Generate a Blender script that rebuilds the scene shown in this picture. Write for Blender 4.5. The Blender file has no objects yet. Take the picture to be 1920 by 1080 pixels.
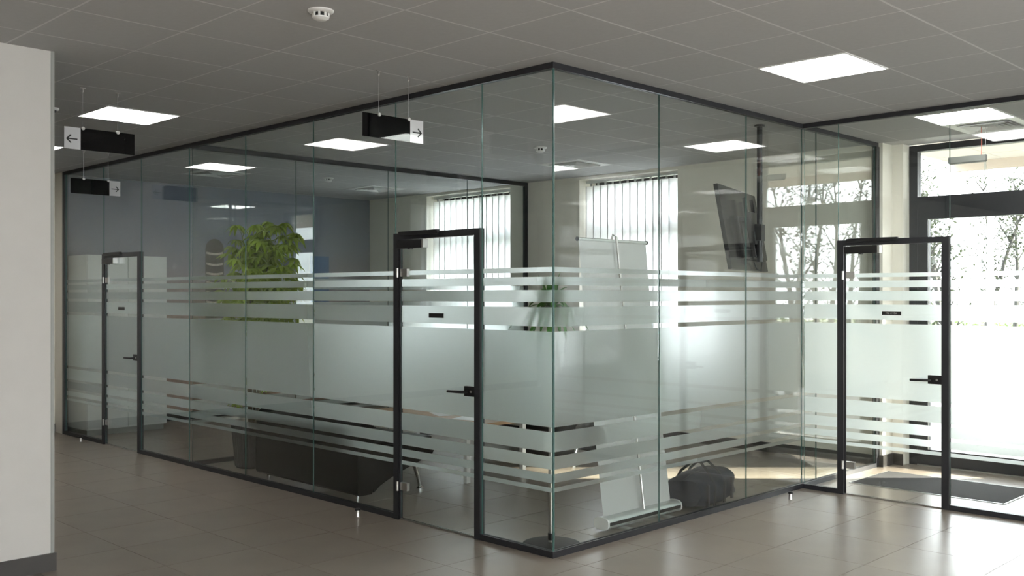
import bpy, bmesh, math, random
from mathutils import Vector, Matrix
random.seed(7)
sc = bpy.context.scene
COL = sc.collection
PI = math.pi

# ------------------------------------------------------------------ camera
CAM = Vector((-4.540, -4.134, 1.643)); YAW = 0.780167; FPX = 1847.28; Y0 = 553.0
cd = bpy.data.cameras.new('camera'); cam = bpy.data.objects.new('camera', cd); COL.objects.link(cam)
cam.location = CAM; cam.rotation_euler = (PI/2, 0, YAW - PI/2)
cd.sensor_width = 36.0; cd.lens = FPX/1920*36.0; cd.shift_y = (Y0-540.0)/1920.0
cd.clip_start = 0.05; cd.clip_end = 300
sc.camera = cam

# ------------------------------------------------------------------ sky, sun, exposure
SKY = 3.4
w = bpy.data.worlds.new('sky'); sc.world = w; w.use_nodes = True
nt = w.node_tree; bg = nt.nodes['Background']
bg.inputs[0].default_value = (0.95, 0.97, 1.0, 1); bg.inputs[1].default_value = SKY
sd = bpy.data.lights.new('sun', 'SUN'); sun = bpy.data.objects.new('sun', sd); COL.objects.link(sun)
sd.energy = 20.0; sd.angle = math.radians(1.2); sd.color = (1.0, 0.91, 0.78)
ELEV = math.radians(22); tr = Vector((-0.703*math.cos(ELEV), 0.711*math.cos(ELEV), -math.sin(ELEV)))
sun.rotation_euler = tr.to_track_quat('-Z', 'Y').to_euler(); sun.location = (14, -10, 8)
sc.view_settings.view_transform = 'Standard'; sc.view_settings.look = 'None'
sc.view_settings.gamma = 1.0; sc.view_settings.use_curve_mapping = False
sc.view_settings.exposure = 1.95
try:
    cy = sc.cycles
    cy.max_bounces = 14; cy.diffuse_bounces = 5; cy.glossy_bounces = 6; cy.transmission_bounces = 10
    cy.transparent_max_bounces = 40; cy.use_denoising = True
    cy.caustics_reflective = False; cy.caustics_refractive = True
    cy.sample_clamp_indirect = 6.0
except Exception:
    pass

# ------------------------------------------------------------------ materials
def newmat(name):
    m = bpy.data.materials.new(name); m.use_nodes = True
    n = m.node_tree.nodes; n.clear()
    o = n.new('ShaderNodeOutputMaterial')
    return m, m.node_tree, n, m.node_tree.links, o

def pbr(name, col, rough=0.5, metal=0.0, noise=0.0, nscale=8.0, bump=0.0, bscale=60.0, spec=0.5, objvar=0.0, stretch=None, coat=0.0):
    m, t, n, l, o = newmat(name)
    b = n.new('ShaderNodeBsdfPrincipled'); l.new(b.outputs[0], o.inputs[0])
    b.inputs['Roughness'].default_value = rough; b.inputs['Metallic'].default_value = metal
    b.inputs['Specular IOR Level'].default_value = spec
    b.inputs['Coat Weight'].default_value = coat
    c4 = (*col, 1)
    b.inputs['Base Color'].default_value = c4
    tc = n.new('ShaderNodeTexCoord'); src = tc.outputs['Object']
    if stretch:
        mp = n.new('ShaderNodeMapping'); mp.inputs['Scale'].default_value = stretch
        l.new(src, mp.inputs[0]); src = mp.outputs[0]
    if noise > 0 or objvar > 0:
        hs = n.new('ShaderNodeHueSaturation'); hs.inputs['Color'].default_value = c4
        add = n.new('ShaderNodeMath'); add.operation = 'ADD'; add.inputs[0].default_value = 1.0; add.inputs[1].default_value = 0.0
        if noise > 0:
            nz = n.new('ShaderNodeTexNoise'); nz.inputs['Scale'].default_value = nscale; nz.inputs['Detail'].default_value = 6
            l.new(src, nz.inputs['Vector'])
            mr = n.new('ShaderNodeMapRange'); mr.inputs['From Min'].default_value = 0.25; mr.inputs['From Max'].default_value = 0.75
            mr.inputs['To Min'].default_value = 1-noise; mr.inputs['To Max'].default_value = 1+noise
            l.new(nz.outputs[0], mr.inputs[0]); l.new(mr.outputs[0], add.inputs[0])
        if objvar > 0:
            oi = n.new('ShaderNodeObjectInfo')
            m2 = n.new('ShaderNodeMapRange'); m2.inputs['To Min'].default_value = -objvar; m2.inputs['To Max'].default_value = objvar
            l.new(oi.outputs['Random'], m2.inputs[0]); l.new(m2.outputs[0], add.inputs[1])
        l.new(add.outputs[0], hs.inputs['Value']); l.new(hs.outputs[0], b.inputs['Base Color'])
    if bump > 0:
        nb = n.new('ShaderNodeTexNoise'); nb.inputs['Scale'].default_value = bscale; nb.inputs['Detail'].default_value = 4
        l.new(src, nb.inputs['Vector'])
        bp = n.new('ShaderNodeBump'); bp.inputs['Strength'].default_value = bump; bp.inputs['Distance'].default_value = 0.01
        l.new(nb.outputs[0], bp.inputs['Height']); l.new(bp.outputs[0], b.inputs['Normal'])
    return m

def emit(name, col, s):
    m, t, n, l, o = newmat(name)
    e = n.new('ShaderNodeEmission'); e.inputs[0].default_value = (*col, 1); e.inputs[1].default_value = s
    l.new(e.outputs[0], o.inputs[0]); return m

def glass_mat(name, tint, ior=1.44):
    # thin architectural pane: each face passes light straight on or mirrors it by Fresnel
    m, t, n, l, o = newmat(name)
    tr_ = n.new('ShaderNodeBsdfTransparent'); tr_.inputs[0].default_value = (*tint, 1)
    gl = n.new('ShaderNodeBsdfGlossy'); gl.inputs['Roughness'].default_value = 0.0; gl.inputs[0].default_value = (1, 1, 1, 1)
    ge = n.new('ShaderNodeNewGeometry')
    mr = n.new('ShaderNodeMapRange'); mr.inputs['To Min'].default_value = ior; mr.inputs['To Max'].default_value = 1/ior
    l.new(ge.outputs['Backfacing'], mr.inputs[0])
    fr = n.new('ShaderNodeFresnel'); l.new(mr.outputs[0], fr.inputs['IOR'])
    mx = n.new('ShaderNodeMixShader'); l.new(fr.outputs[0], mx.inputs[0]); l.new(tr_.outputs[0], mx.inputs[1]); l.new(gl.outputs[0], mx.inputs[2])
    l.new(mx.outputs[0], o.inputs[0]); return m

def film_mat(name):
    # etched vinyl: mostly scatters light through, a little passes nearly straight
    m, t, n, l, o = newmat(name)
    df = n.new('ShaderNodeBsdfDiffuse'); df.inputs[0].default_value = (0.88, 0.90, 0.895, 1)
    tl = n.new('ShaderNodeBsdfTranslucent'); tl.inputs[0].default_value = (0.90, 0.985, 0.975, 1)
    r1 = n.new('ShaderNodeBsdfRefraction'); r1.inputs[0].default_value = (0.98, 0.995, 0.99, 1)
    r1.inputs['Roughness'].default_value = 0.75; r1.inputs['IOR'].default_value = 1.20
    a = n.new('ShaderNodeMixShader'); a.inputs[0].default_value = 0.90
    l.new(df.outputs[0], a.inputs[1]); l.new(tl.outputs[0], a.inputs[2])
    b = n.new('ShaderNodeMixShader'); b.inputs[0].default_value = 0.45
    l.new(a.outputs[0], b.inputs[1]); l.new(r1.outputs[0], b.inputs[2])
    l.new(b.outputs[0], o.inputs[0]); return m

def fabric_translucent(name, col, tcol, f):
    m, t, n, l, o = newmat(name)
    df = n.new('ShaderNodeBsdfDiffuse'); df.inputs[0].default_value = (*col, 1)
    tl = n.new('ShaderNodeBsdfTranslucent'); tl.inputs[0].default_value = (*tcol, 1)
    a = n.new('ShaderNodeMixShader'); a.inputs[0].default_value = f
    l.new(df.outputs[0], a.inputs[1]); l.new(tl.outputs[0], a.inputs[2]); l.new(a.outputs[0], o.inputs[0]); return m

def leaf_mat(name, col, tcol):
    m, t, n, l, o = newmat(name)
    b = n.new('ShaderNodeBsdfPrincipled'); b.inputs['Roughness'].default_value = 0.35
    oi = n.new('ShaderNodeObjectInfo'); hs = n.new('ShaderNodeHueSaturation'); hs.inputs['Color'].default_value = (*col, 1)
    mr = n.new('ShaderNodeMapRange'); mr.inputs['To Min'].default_value = 0.6; mr.inputs['To Max'].default_value = 1.5
    l.new(oi.outputs['Random'], mr.inputs[0]); l.new(mr.outputs[0], hs.inputs['Value']); l.new(hs.outputs[0], b.inputs['Base Color'])
    tl = n.new('ShaderNodeBsdfTranslucent'); tl.inputs[0].default_value = (*tcol, 1)
    a = n.new('ShaderNodeMixShader'); a.inputs[0].default_value = 0.35
    l.new(b.outputs[0], a.inputs[1]); l.new(tl.outputs[0], a.inputs[2]); l.new(a.outputs[0], o.inputs[0]); return m

def mural_mat():
    # printed wallpaper: dusk sky with clouds
    m, t, n, l, o = newmat('mural_print')
    b = n.new('ShaderNodeBsdfPrincipled'); b.inputs['Roughness'].default_value = 0.6
    tc = n.new('ShaderNodeTexCoord'); sx = n.new('ShaderNodeSeparateXYZ'); l.new(tc.outputs['Object'], sx.inputs[0])
    mp = n.new('ShaderNodeMapping'); mp.inputs['Scale'].default_value = (0.5, 1, 1.1); l.new(tc.outputs['Object'], mp.inputs[0])
    nz = n.new('ShaderNodeTexNoise'); nz.inputs['Scale'].default_value = 1.3; nz.inputs['Detail'].default_value = 5; l.new(mp.outputs[0], nz.inputs['Vector'])
    mr = n.new('ShaderNodeMapRange'); mr.inputs['From Min'].default_value = 0.8; mr.inputs['From Max'].default_value = 3.1; l.new(sx.outputs['Z'], mr.inputs[0])
    ad = n.new('ShaderNodeMath'); ad.operation = 'MULTIPLY_ADD'; ad.inputs[1].default_value = 0.55; l.new(nz.outputs[0], ad.inputs[0])
    sb = n.new('ShaderNodeMath'); sb.operation = 'ADD'; sb.inputs[1].default_value = -0.27; l.new(mr.outputs[0], sb.inputs[0]); l.new(sb.outputs[0], ad.inputs[2])
    cr = n.new('ShaderNodeValToRGB'); e = cr.color_ramp.elements
    e[0].position = 0.0; e[0].color = (0.20, 0.10, 0.06, 1); e[1].position = 1.0; e[1].color = (0.115, 0.135, 0.175, 1)
    for p_, c_ in ((0.25, (0.30, 0.21, 0.17, 1)), (0.45, (0.26, 0.24, 0.26, 1)), (0.62, (0.19, 0.21, 0.25, 1)), (0.8, (0.14, 0.165, 0.215, 1))):
        x = e.new(p_); x.color = c_
    l.new(ad.outputs[0], cr.inputs[0]); l.new(cr.outputs[0], b.inputs['Base Color']); l.new(b.outputs[0], o.inputs[0]); return m

M = {}
M['glass'] = glass_mat('clear_glass', (0.965, 0.985, 0.978))
M['winglass'] = glass_mat('window_glass', (0.97, 0.98, 0.975))
M['edge'] = pbr('glass_edge', (0.07, 0.15, 0.135), 0.2, spec=0.6)
M['film'] = film_mat('frosted_film')
M['frame'] = pbr('anthracite_metal', (0.022, 0.023, 0.027), 0.38, noise=0.06, spec=0.45)
M['winframe'] = pbr('window_frame_grey', (0.018, 0.020, 0.026), 0.45)
M['black'] = pbr('black_metal', (0.008, 0.008, 0.009), 0.35)
M['steel'] = pbr('brushed_steel', (0.55, 0.54, 0.52), 0.32, 1.0)
M['chrome'] = pbr('chrome', (0.75, 0.75, 0.75), 0.08, 1.0)
M['alu'] = pbr('satin_aluminium', (0.60, 0.63, 0.62), 0.28, 0.85)
M['wallpaint'] = pbr('wall_paint_cream', (0.82, 0.79, 0.71), 0.75, noise=0.02, bump=0.03, bscale=180)
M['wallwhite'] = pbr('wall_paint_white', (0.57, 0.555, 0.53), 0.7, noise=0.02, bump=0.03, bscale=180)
M['skirt'] = pbr('skirting_stone', (0.045, 0.041, 0.037), 0.45, noise=0.08)
M['tile'] = pbr('porcelain_tile', (0.215, 0.183, 0.150), 0.28, noise=0.10, nscale=3.0, objvar=0.04, bump=0.015, bscale=25, spec=0.42)
M['grout'] = pbr('grout', (0.07, 0.065, 0.06), 0.9)
M['ctile'] = pbr('ceiling_tile', (0.415, 0.415, 0.416), 0.9, noise=0.03, nscale=30, bump=0.06, bscale=300, objvar=0.012)
M['cgrid'] = pbr('ceiling_grid', (0.54, 0.54, 0.535), 0.5)
M['white'] = pbr('white_plastic', (0.72, 0.72, 0.71), 0.4)
M['offwhite'] = pbr('white_laminate', (0.66, 0.68, 0.66), 0.35)
M['panel'] = emit('light_panel', (1.0, 0.985, 0.95), 6.0)
M['dark'] = pbr('dark_void', (0.01, 0.01, 0.01), 0.8)
M['leather'] = pbr('black_leather', (0.004, 0.004, 0.004), 0.45, bump=0.10, bscale=90, spec=0.12)
M['pot'] = pbr('planter_resin', (0.022, 0.020, 0.018), 0.55)
M['soil'] = pbr('soil', (0.03, 0.02, 0.014), 0.95, bump=0.5)
M['leaf'] = leaf_mat('umbrella_leaf', (0.17, 0.245, 0.02), (0.50, 0.66, 0.03))
M['leaf2'] = leaf_mat('strap_leaf', (0.03, 0.13, 0.02), (0.12, 0.36, 0.03))
M['bark'] = pbr('stem_bark', (0.16, 0.13, 0.08), 0.8)
M['wood'] = pbr('oak_top', (0.42, 0.25, 0.13), 0.45, noise=0.18, nscale=5, stretch=(1, 14, 1))
M['bag'] = pbr('navy_nylon', (0.004, 0.007, 0.014), 0.6, bump=0.5, bscale=11, spec=0.12)
M['bagtrim'] = pbr('black_webbing', (0.006, 0.006, 0.007), 0.6)
M['banner'] = fabric_translucent('banner_back', (0.66, 0.67, 0.66), (0.55, 0.56, 0.56), 0.45)
M['blind'] = fabric_translucent('blind_fabric', (0.80, 0.80, 0.81), (0.92, 0.93, 0.95), 0.76)
M['overlap_shade'] = pbr('overlap_shade_grey', (0.45, 0.46, 0.48), 0.8)  # grey for the strips that imitate shade between slats
M['mat'] = pbr('entrance_mat', (0.020, 0.020, 0.021), 0.95, noise=0.9, nscale=9, bump=0.8, bscale=40, stretch=(14, 1.2, 1))
M['signblack'] = pbr('sign_black_acrylic', (0.002, 0.002, 0.0025), 0.02, spec=0.4)
M['signwhite'] = pbr('sign_white_acrylic', (0.62, 0.62, 0.63), 0.08)
M['ink'] = pbr('black_print', (0.008, 0.008, 0.008), 0.4)
M['lettering'] = pbr('grey_print', (0.35, 0.35, 0.35), 0.5)
M['tvback'] = pbr('tv_back_plastic', (0.008, 0.008, 0.008), 0.25, spec=0.3)
M['screen'] = pbr('tv_screen', (0.006, 0.006, 0.007), 0.08)
M['grey'] = pbr('grey_housing', (0.30, 0.31, 0.29), 0.45)
M['lumgrey'] = pbr('luminaire_grey', (0.11, 0.115, 0.105), 0.45)
M['red'] = pbr('red_cable', (0.45, 0.08, 0.05), 0.5)
M['cable'] = pbr('steel_cable', (0.42, 0.42, 0.42), 0.35, 0.8)
M['mural'] = mural_mat()
M['tower'] = pbr('mural_tower_print', (0.085, 0.066, 0.060), 0.6, noise=0.15, nscale=6)
M['towerlit'] = pbr('mural_window_print', (0.60, 0.52, 0.44), 0.6, noise=0.35, nscale=30)
M['bluep'] = pbr('mural_blue_print', (0.05, 0.12, 0.25), 0.6)
M['paving'] = pbr('exterior_paving', (0.15, 0.145, 0.135), 0.9, noise=0.08, nscale=1.5)
M['lawn'] = pbr('lawn', (0.09, 0.10, 0.07), 0.95, noise=0.3, nscale=3)
M['soffit'] = pbr('soffit_panel', (0.55, 0.53, 0.48), 0.7)
M['fascia'] = pbr('fascia', (0.42, 0.37, 0.32), 0.7)
M['treebark'] = pbr('tree_bark', (0.032, 0.031, 0.029), 0.9, noise=0.2, nscale=10)
M['treeleaf'] = leaf_mat('tree_leaf', (0.035, 0.042, 0.030), (0.03, 0.038, 0.022))
M['hedge'] = leaf_mat('hedge_leaf', (0.10, 0.16, 0.07), (0.15, 0.22, 0.07))
M['polewhite'] = pbr('painted_pole', (0.70, 0.70, 0.70), 0.5)

# ------------------------------------------------------------------ mesh helpers
class MB:
    def __init__(s): s.v = []; s.f = []; s.mi = []
    def add(s, vs, fs, mi=0):
        o = len(s.v); s.v += [tuple(v) for v in vs]; s.f += [tuple(i+o for i in f) for f in fs]; s.mi += [mi]*len(fs); return s
    def box(s, x0, x1, y0, y1, z0, z1, mi=0):
        if x0 > x1: x0, x1 = x1, x0
        if y0 > y1: y0, y1 = y1, y0
        if z0 > z1: z0, z1 = z1, z0
        vs = [(x, y, z) for z in (z0, z1) for y in (y0, y1) for x in (x0, x1)]
        return s.add(vs, [(0, 2, 3, 1), (4, 5, 7, 6), (0, 1, 5, 4), (2, 6, 7, 3), (0, 4, 6, 2), (1, 3, 7, 5)], mi)
    def bbox(s, x0, x1, y0, y1, z0, z1, b, mi=0):
        # box with bevelled edges
        bm = bmesh.new(); bmesh.ops.create_cube(bm, size=1)
        for v in bm.verts: v.co = ((x0+x1)/2+v.co.x*(x1-x0), (y0+y1)/2+v.co.y*(y1-y0), (z0+z1)/2+v.co.z*(z1-z0))
        bmesh.ops.bevel(bm, geom=bm.edges[:], offset=b, segments=2, affect='EDGES', profile=0.6)
        s.bm(bm, mi); return s
    def bm(s, bm, mi=0, mat=None):
        bm.verts.ensure_lookup_table(); bm.verts.index_update()
        vs = [(mat @ v.co if mat else v.co.copy()) for v in bm.verts]
        s.add(vs, [[v.index for v in f.verts] for f in bm.faces], mi); bm.free(); return s
    def tube(s, pts, r, n=8, mi=0, caps=True):
        pts = [Vector(p) for p in pts]; k = len(pts)
        rs = r if isinstance(r, (list, tuple)) else [r]*k
        vs = []; fs = []
        prev = None
        for i, p in enumerate(pts):
            d = (pts[min(i+1, k-1)]-pts[max(i-1, 0)]).normalized()
            if prev is None:
                a = Vector((0, 0, 1)) if abs(d.z) < 0.9 else Vector((1, 0, 0))
                u = d.cross(a).normalized()
            else:
                u = (prev - d*prev.dot(d)).normalized()
            prev = u; q = d.cross(u)
            for j in range(n):
                t = 2*PI*j/n; vs.append(p + (u*math.cos(t)+q*math.sin(t))*rs[i])
        for i in range(k-1):
            for j in range(n):
                fs.append((i*n+j, i*n+(j+1) % n, (i+1)*n+(j+1) % n, (i+1)*n+j))
        if caps:
            fs.append(tuple(range(n))[::-1]); fs.append(tuple(range((k-1)*n, k*n)))
        return s.add(vs, fs, mi)
    def lathe(s, prof, n=24, c=(0, 0, 0), mi=0, cap=True):
        vs = []; fs = []; k = len(prof)
        for r, z in prof:
            for j in range(n):
                t = 2*PI*j/n; vs.append((c[0]+r*math.cos(t), c[1]+r*math.sin(t), c[2]+z))
        for i in range(k-1):
            for j in range(n): fs.append((i*n+j, i*n+(j+1) % n, (i+1)*n+(j+1) % n, (i+1)*n+j))
        if cap:
            fs.append(tuple(range(n))[::-1]); fs.append(tuple(range((k-1)*n, k*n)))
        return s.add(vs, fs, mi)
    def prism(s, prof, axis, a0, a1, mi=0):
        # 2D profile extruded along an axis: axis 'x' -> prof (y,z); 'y' -> prof (x,z); 'z' -> prof (x,y)
        n = len(prof)
        def mk(p, a): return {'x': (a, p[0], p[1]), 'y': (p[0], a, p[1]), 'z': (p[0], p[1], a)}[axis]
        vs = [mk(p, a0) for p in prof]+[mk(p, a1) for p in prof]
        fs = [tuple(range(n))[::-1], tuple(range(n, 2*n))]+[(i, (i+1) % n, n+(i+1) % n, n+i) for i in range(n)]
        return s.add(vs, fs, mi)
    def mesh(s, name, mats, smooth=False, org=(0, 0, 0)):
        me = bpy.data.meshes.new(name)
        ox, oy, oz = org
        me.from_pydata([(x-ox, y-oy, z-oz) for x, y, z in s.v], [], s.f)
        for m in (mats if isinstance(mats, (list, tuple)) else [mats]): me.materials.append(M[m] if isinstance(m, str) else m)
        for p, i in zip(me.polygons, s.mi): p.material_index = i
        bm = bmesh.new(); bm.from_mesh(me); bmesh.ops.recalc_face_normals(bm, faces=bm.faces); bm.to_mesh(me); bm.free()
        if smooth:
            me.polygons.foreach_set('use_smooth', [True]*len(me.polygons))
            try: me.set_sharp_from_angle(angle=math.radians(40))
            except Exception: pass
        me.update(); return me
    def build(s, name, mats, parent=None, smooth=False, local=False):
        org = (0, 0, 0)
        if parent is not None and not local: org = worldloc(parent)
        o = bpy.data.objects.new(name, s.mesh(name, mats, smooth, org)); COL.objects.link(o)
        if parent is not None: o.parent = parent
        return o

def worldloc(o):
    p = Vector((0, 0, 0))
    while o is not None: p += Vector(o.location); o = o.parent
    return p

def tag(o, label, cat, group=None, kind=None):
    o['label'] = label; o['category'] = cat
    if group: o['group'] = group
    if kind: o['kind'] = kind
    return o

def thing(name, label, cat, loc=(0, 0, 0), rz=0.0, group=None, kind=None):
    o = bpy.data.objects.new(name, None); COL.objects.link(o); o.location = loc; o.rotation_euler = (0, 0, rz)
    o.empty_display_size = 0.1
    return tag(o, label, cat, group, kind)

def inst(name, me, parent, loc, rot=(0, 0, 0), scale=(1, 1, 1)):
    o = bpy.data.objects.new(name, me); COL.objects.link(o); o.parent = parent
    o.location = loc; o.rotation_euler = rot; o.scale = scale; return o

FW = Vector((math.cos(YAW), math.sin(YAW), 0)); RT = Vector((math.sin(YAW), -math.cos(YAW), 0))
def px(P):
    d = Vector(P)-CAM; b = d.dot(FW)
    if b < 0.3: return None
    return (960+FPX*d.dot(RT)/b, Y0-FPX*d.z/b, b)

# ------------------------------------------------------------------ dimensions
H = 3.10
XW = 4.68          # inner face of exterior wall in the rooms
XE = 5.00          # entrance glazing plane
YB = 4.72          # back partition
YM = 8.07          # mural wall
X1 = 3.168         # entrance-lobby glass wall
LX0, LY0 = -8.4, -7.4   # lobby extents behind the camera

# ------------------------------------------------------------------ floor and ceiling
fl = MB().box(LX0, 5.25, LY0, YM+0.25, -0.12, -0.0025).build('floor', 'grout')
tag(fl, 'grey brown porcelain tile floor with thin dark joints', 'floor', kind='structure')
tile_me = MB().box(-0.2985, 0.2985, -0.2985, 0.2985, -0.006, 0.0).mesh('floor_tile', 'tile')
cells = []
ox, oy = 0.03, -0.24
for i in range(-14, 9):
    for j in range(-12, 15):
        cx, cy_ = ox+0.6*(i+0.5), oy+0.6*(j+0.5)
        if cx-0.3 < LX0 or cx > 5.2 or cy_-0.3 < LY0 or cy_ > YM+0.2: continue
        p = px((cx, cy_, 0)); a = 0
        if p and -120 < p[0] < 2040 and -80 < p[1] < 1250: a = 1.0/p[2]**3
        cells.append((a, cx, cy_))
cells.sort(key=lambda c: -c[0])
rest = MB()
for k, (a, cx, cy_) in enumerate(cells):
    if a > 0 and k < 298: inst('floor_tile', tile_me, fl, (cx, cy_, 0))
    else: rest.box(cx-0.2985, cx+0.2985, cy_-0.2985, cy_+0.2985, -0.006, 0.0)
o = rest.build('floor_tile_field', 'tile', fl); o['kind'] = 'stuff'

ce = MB().box(LX0, XE, LY0, YM+0.25, H-0.0035, H+0.20).build('ceiling', 'cgrid')
tag(ce, 'suspended ceiling of pale grey square acoustic tiles', 'ceiling', kind='structure')
GX, GY = -0.75, -0.81
LIGHTS = [(-1.35, 3.39), (-1.35, 5.79), (1.05, -1.41), (3.45, -1.41), (-1.35, -3.81), (-3.75, -3.81), (-3.75, -6.21), (1.05, -3.81), (-1.35, -6.21), (3.45, -3.81), (1.05, -6.21)]
VENTS = [(3.45, 2.79), (3.45, 6.39), (1.05, 6.39), (4.05, -1.41)]
def cellkey(x, y): return (round((x-GX)/0.6), round((y-GY)/0.6))
skip = {cellkey(*q) for q in LIGHTS+VENTS}
ct_me = MB().box(-0.2935, 0.2935, -0.2935, 0.2935, 0.0, 0.008).mesh('ceiling_tile', 'ctile')
cells = []
for i in range(-13, 10):
    for j in range(-11, 15):
        if (i, j) in skip: continue
        cx, cy_ = GX+0.6*(i+0.5), GY+0.6*(j+0.5)
        if cx-0.3 < LX0 or cx > XE-0.2 or cy_-0.3 < LY0 or cy_ > YM+0.2: continue
        p = px((cx, cy_, H)); a = 0
        if p and -150 < p[0] < 2070 and -150 < p[1] < 1100: a = 1.0/p[2]**3
        cells.append((a, cx, cy_))
cells.sort(key=lambda c: -c[0])
rest = MB()
for k, (a, cx, cy_) in enumerate(cells):
    if a > 0 and k < 298: inst('ceiling_tile', ct_me, ce, (cx, cy_, H-0.004))
    else: rest.box(cx-0.2935, cx+0.2935, cy_-0.2935, cy_+0.2935, H-0.004, H+0.004)
o = rest.build('ceiling_tile_field', 'ctile', ce); o['kind'] = 'stuff'

# ------------------------------------------------------------------ walls
def struct(name, mb, mat, label, cat, parent=None):
    o = mb.build(name, mat, parent)
    if parent is None: tag(o, label, cat, kind='structure')
    return o

# mural wall (back of the far office) and end of corridor
wb = struct('wall_back', MB().box(LX0-0.2, 5.25, YM, YM+0.25, 0, H), 'wallpaint', 'cream back wall closing the far office and the corridor', 'wall')
mu = MB().box(0.10, XW-0.003, YM-0.005, YM-0.001, 0.102, H-0.006).build('mural', 'mural')
tag(mu, 'wall mural print of a dusky blue grey sky with pink clouds', 'mural')
tw = MB()
tx = 2.085
prof = [(-0.135, 1.0), (0.135, 1.0), (0.135, 2.26)]+[(0.135*math.cos(a)*1.0, 2.26+0.14*math.sin(a)) for a in [PI*k/10 for k in range(1, 10)]]+[(-0.135, 2.26)]
tw.prism([(tx+a, b) for a, b in prof], 'y', YM-0.006, YM-0.004)
tower = tw.build('tower_print', 'tower', mu); tower['label'] = 'round brown tower with lit floors printed on the mural'
for z in (2.205, 2.06, 1.935, 1.81, 1.68, 1.55):
    pr = [(tx-0.12+0.24*k/12, z+0.02-0.018*math.sin(PI*k/12)) for k in range(13)]
    pr = pr + [(a, b-0.03) for a, b in pr[::-1]]
    MB().prism(pr, 'y', YM-0.007, YM-0.006).build('lit_floor', 'towerlit', tower)
MB().box(3.60, 3.93, YM-0.006, YM-0.004, 1.4, 2.21).build('blue_building_print', 'bluep', mu)
struct('baseboard_back', MB().box(LX0, XW, YM-0.014, YM, 0, 0.10), 'skirt', 'dark stone skirting along the back wall', 'baseboard')

# solid block on the left (end face seen at picture left)
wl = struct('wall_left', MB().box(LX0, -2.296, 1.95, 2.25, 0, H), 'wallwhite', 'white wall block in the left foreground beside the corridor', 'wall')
MB().box(-2.300, -2.280, 1.946, 1.962, 0, H).build('corner_trim', 'grey', wl)
struct('baseboard_left', MB().box(LX0, -2.272, 1.934, 1.95, 0, 0.105).box(-2.296, -2.272, 1.95, 2.25, 0, 0.105), 'skirt', 'dark grey skirting at the foot of the white wall block', 'baseboard')

# lobby shell behind the camera
struct('wall_west', MB().box(LX0-0.2, LX0, LY0, YM, 0, H), 'wallwhite', 'white lobby wall behind the photographer', 'wall')
ws = MB()
wins = [(-7.3, -5.3), (-4.0, -2.0), (0.2, 2.2)]  # unseen windows, added and sized to bring daylight into the lobby
ws.box(LX0-0.2, 5.25, LY0-0.25, LY0, 0, 0.30).box(LX0-0.2, 5.25, LY0-0.25, LY0, 2.95, H)
xs = [LX0-0.2]+[v for w_ in wins for v in w_]+[5.25]
for k in range(0, len(xs), 2): ws.box(xs[k], xs[k+1], LY0-0.25, LY0, 0.30, 2.95)
struct('wall_south', ws, 'wallwhite', 'white lobby wall with three added daylight windows behind the photographer', 'wall')

def window(name, label, axis, c0, c1, z0, z1, pos, bars_z=(), bars_c=(), fw=0.07, depth=0.08):
    """framed fixed window; axis 'x': plane x=pos spanning y c0..c1; axis 'y': plane y=pos spanning x"""
    base = (pos, (c0+c1)/2, z0) if axis == 'x' else ((c0+c1)/2, pos, z0)
    t = thing(name, label, 'window', base, kind='structure')
    def bx(mb, a0, a1, b0, b1, d0, d1):
        return mb.box(d0, d1, a0, a1, b0, b1) if axis == 'x' else mb.box(a0, a1, d0, d1, b0, b1)
    f = MB()
    d0, d1 = pos, pos+depth
    bx(f, c0, c1, z0, z0+fw, d0, d1); bx(f, c0, c1, z1-fw, z1, d0, d1)
    bx(f, c0, c0+fw, z0+fw, z1-fw, d0, d1); bx(f, c1-fw, c1, z0+fw, z1-fw, d0, d1)
    for b0, b1 in bars_z: bx(f, c0+fw, c1-fw, b0, b1, d0, d1)
    for b0, b1 in bars_c: bx(f, b0, b1, z0+fw, z1-fw, d0-0.002, d1-0.004)
    f.build('window_frame', 'winframe', t)
    zs = [z0+fw]+[v for b in bars_z for v in b]+[z1-fw]
    cs = [c0+fw]+[v for b in bars_c for v in b]+[c1-fw]
    for i in range(0, len(zs), 2):
        for j in range(0, len(cs), 2):
            bx(MB(), cs[j], cs[j+1], zs[i], zs[i+1], pos+depth*0.5-0.004, pos+depth*0.5+0.004).build('window_pane', 'winglass', t)
    return t
for k, (a, b) in enumerate(wins):
    window('window_%d' % (k+5), ['added daylight window farthest left behind the photographer', 'middle added daylight window behind the photographer', 'added daylight window nearest the entrance behind the photographer'][k], 'y', a, b, 0.30, 2.95, LY0-0.15, bars_z=((2.38, 2.5),))

# exterior wall with two blinded windows, then the nib and the entrance opening
W1 = (2.36, 3.82); W2 = (5.02, 6.72); ZS = 0.86; ZT = 3.06
we = MB()
we.box(XW, 5.25, 0.02, YM, 0, ZS).box(XW, 5.25, 0.02, YM, ZT, H)
we.box(XW, 5.25, 0.02, W1[0], ZS, ZT).box(XW, 5.25, W1[1], W2[0], ZS, ZT).box(XW, 5.25, W2[1], YM, ZS, ZT)
we.box(4.64, 5.25, -0.03, 0.02, 0, H)
struct('wall_right', we, 'wallpaint', 'cream exterior wall with deep window recesses', 'wall')
struct('wall_entrance_reveal', MB().box(4.86, 5.25, -0.135, -0.03, 0, H), 'wallpaint', 'cream wall strip beside the dark entrance door frame', 'wall')
struct('baseboard_right', MB().box(4.626, 4.64, -0.044, 0.02, 0, 0.11).box(4.64, 4.86, -0.044, -0.03, 0, 0.11).box(4.846, 4.86, -0.135, -0.044, 0, 0.11).box(XW-0.014, XW, 0.06, YB, 0, 0.10).box(XW-0.014, XW, YB+0.05, YM, 0, 0.10), 'skirt', 'grey stone skirting around the wall nib by the entrance', 'baseboard')
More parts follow.
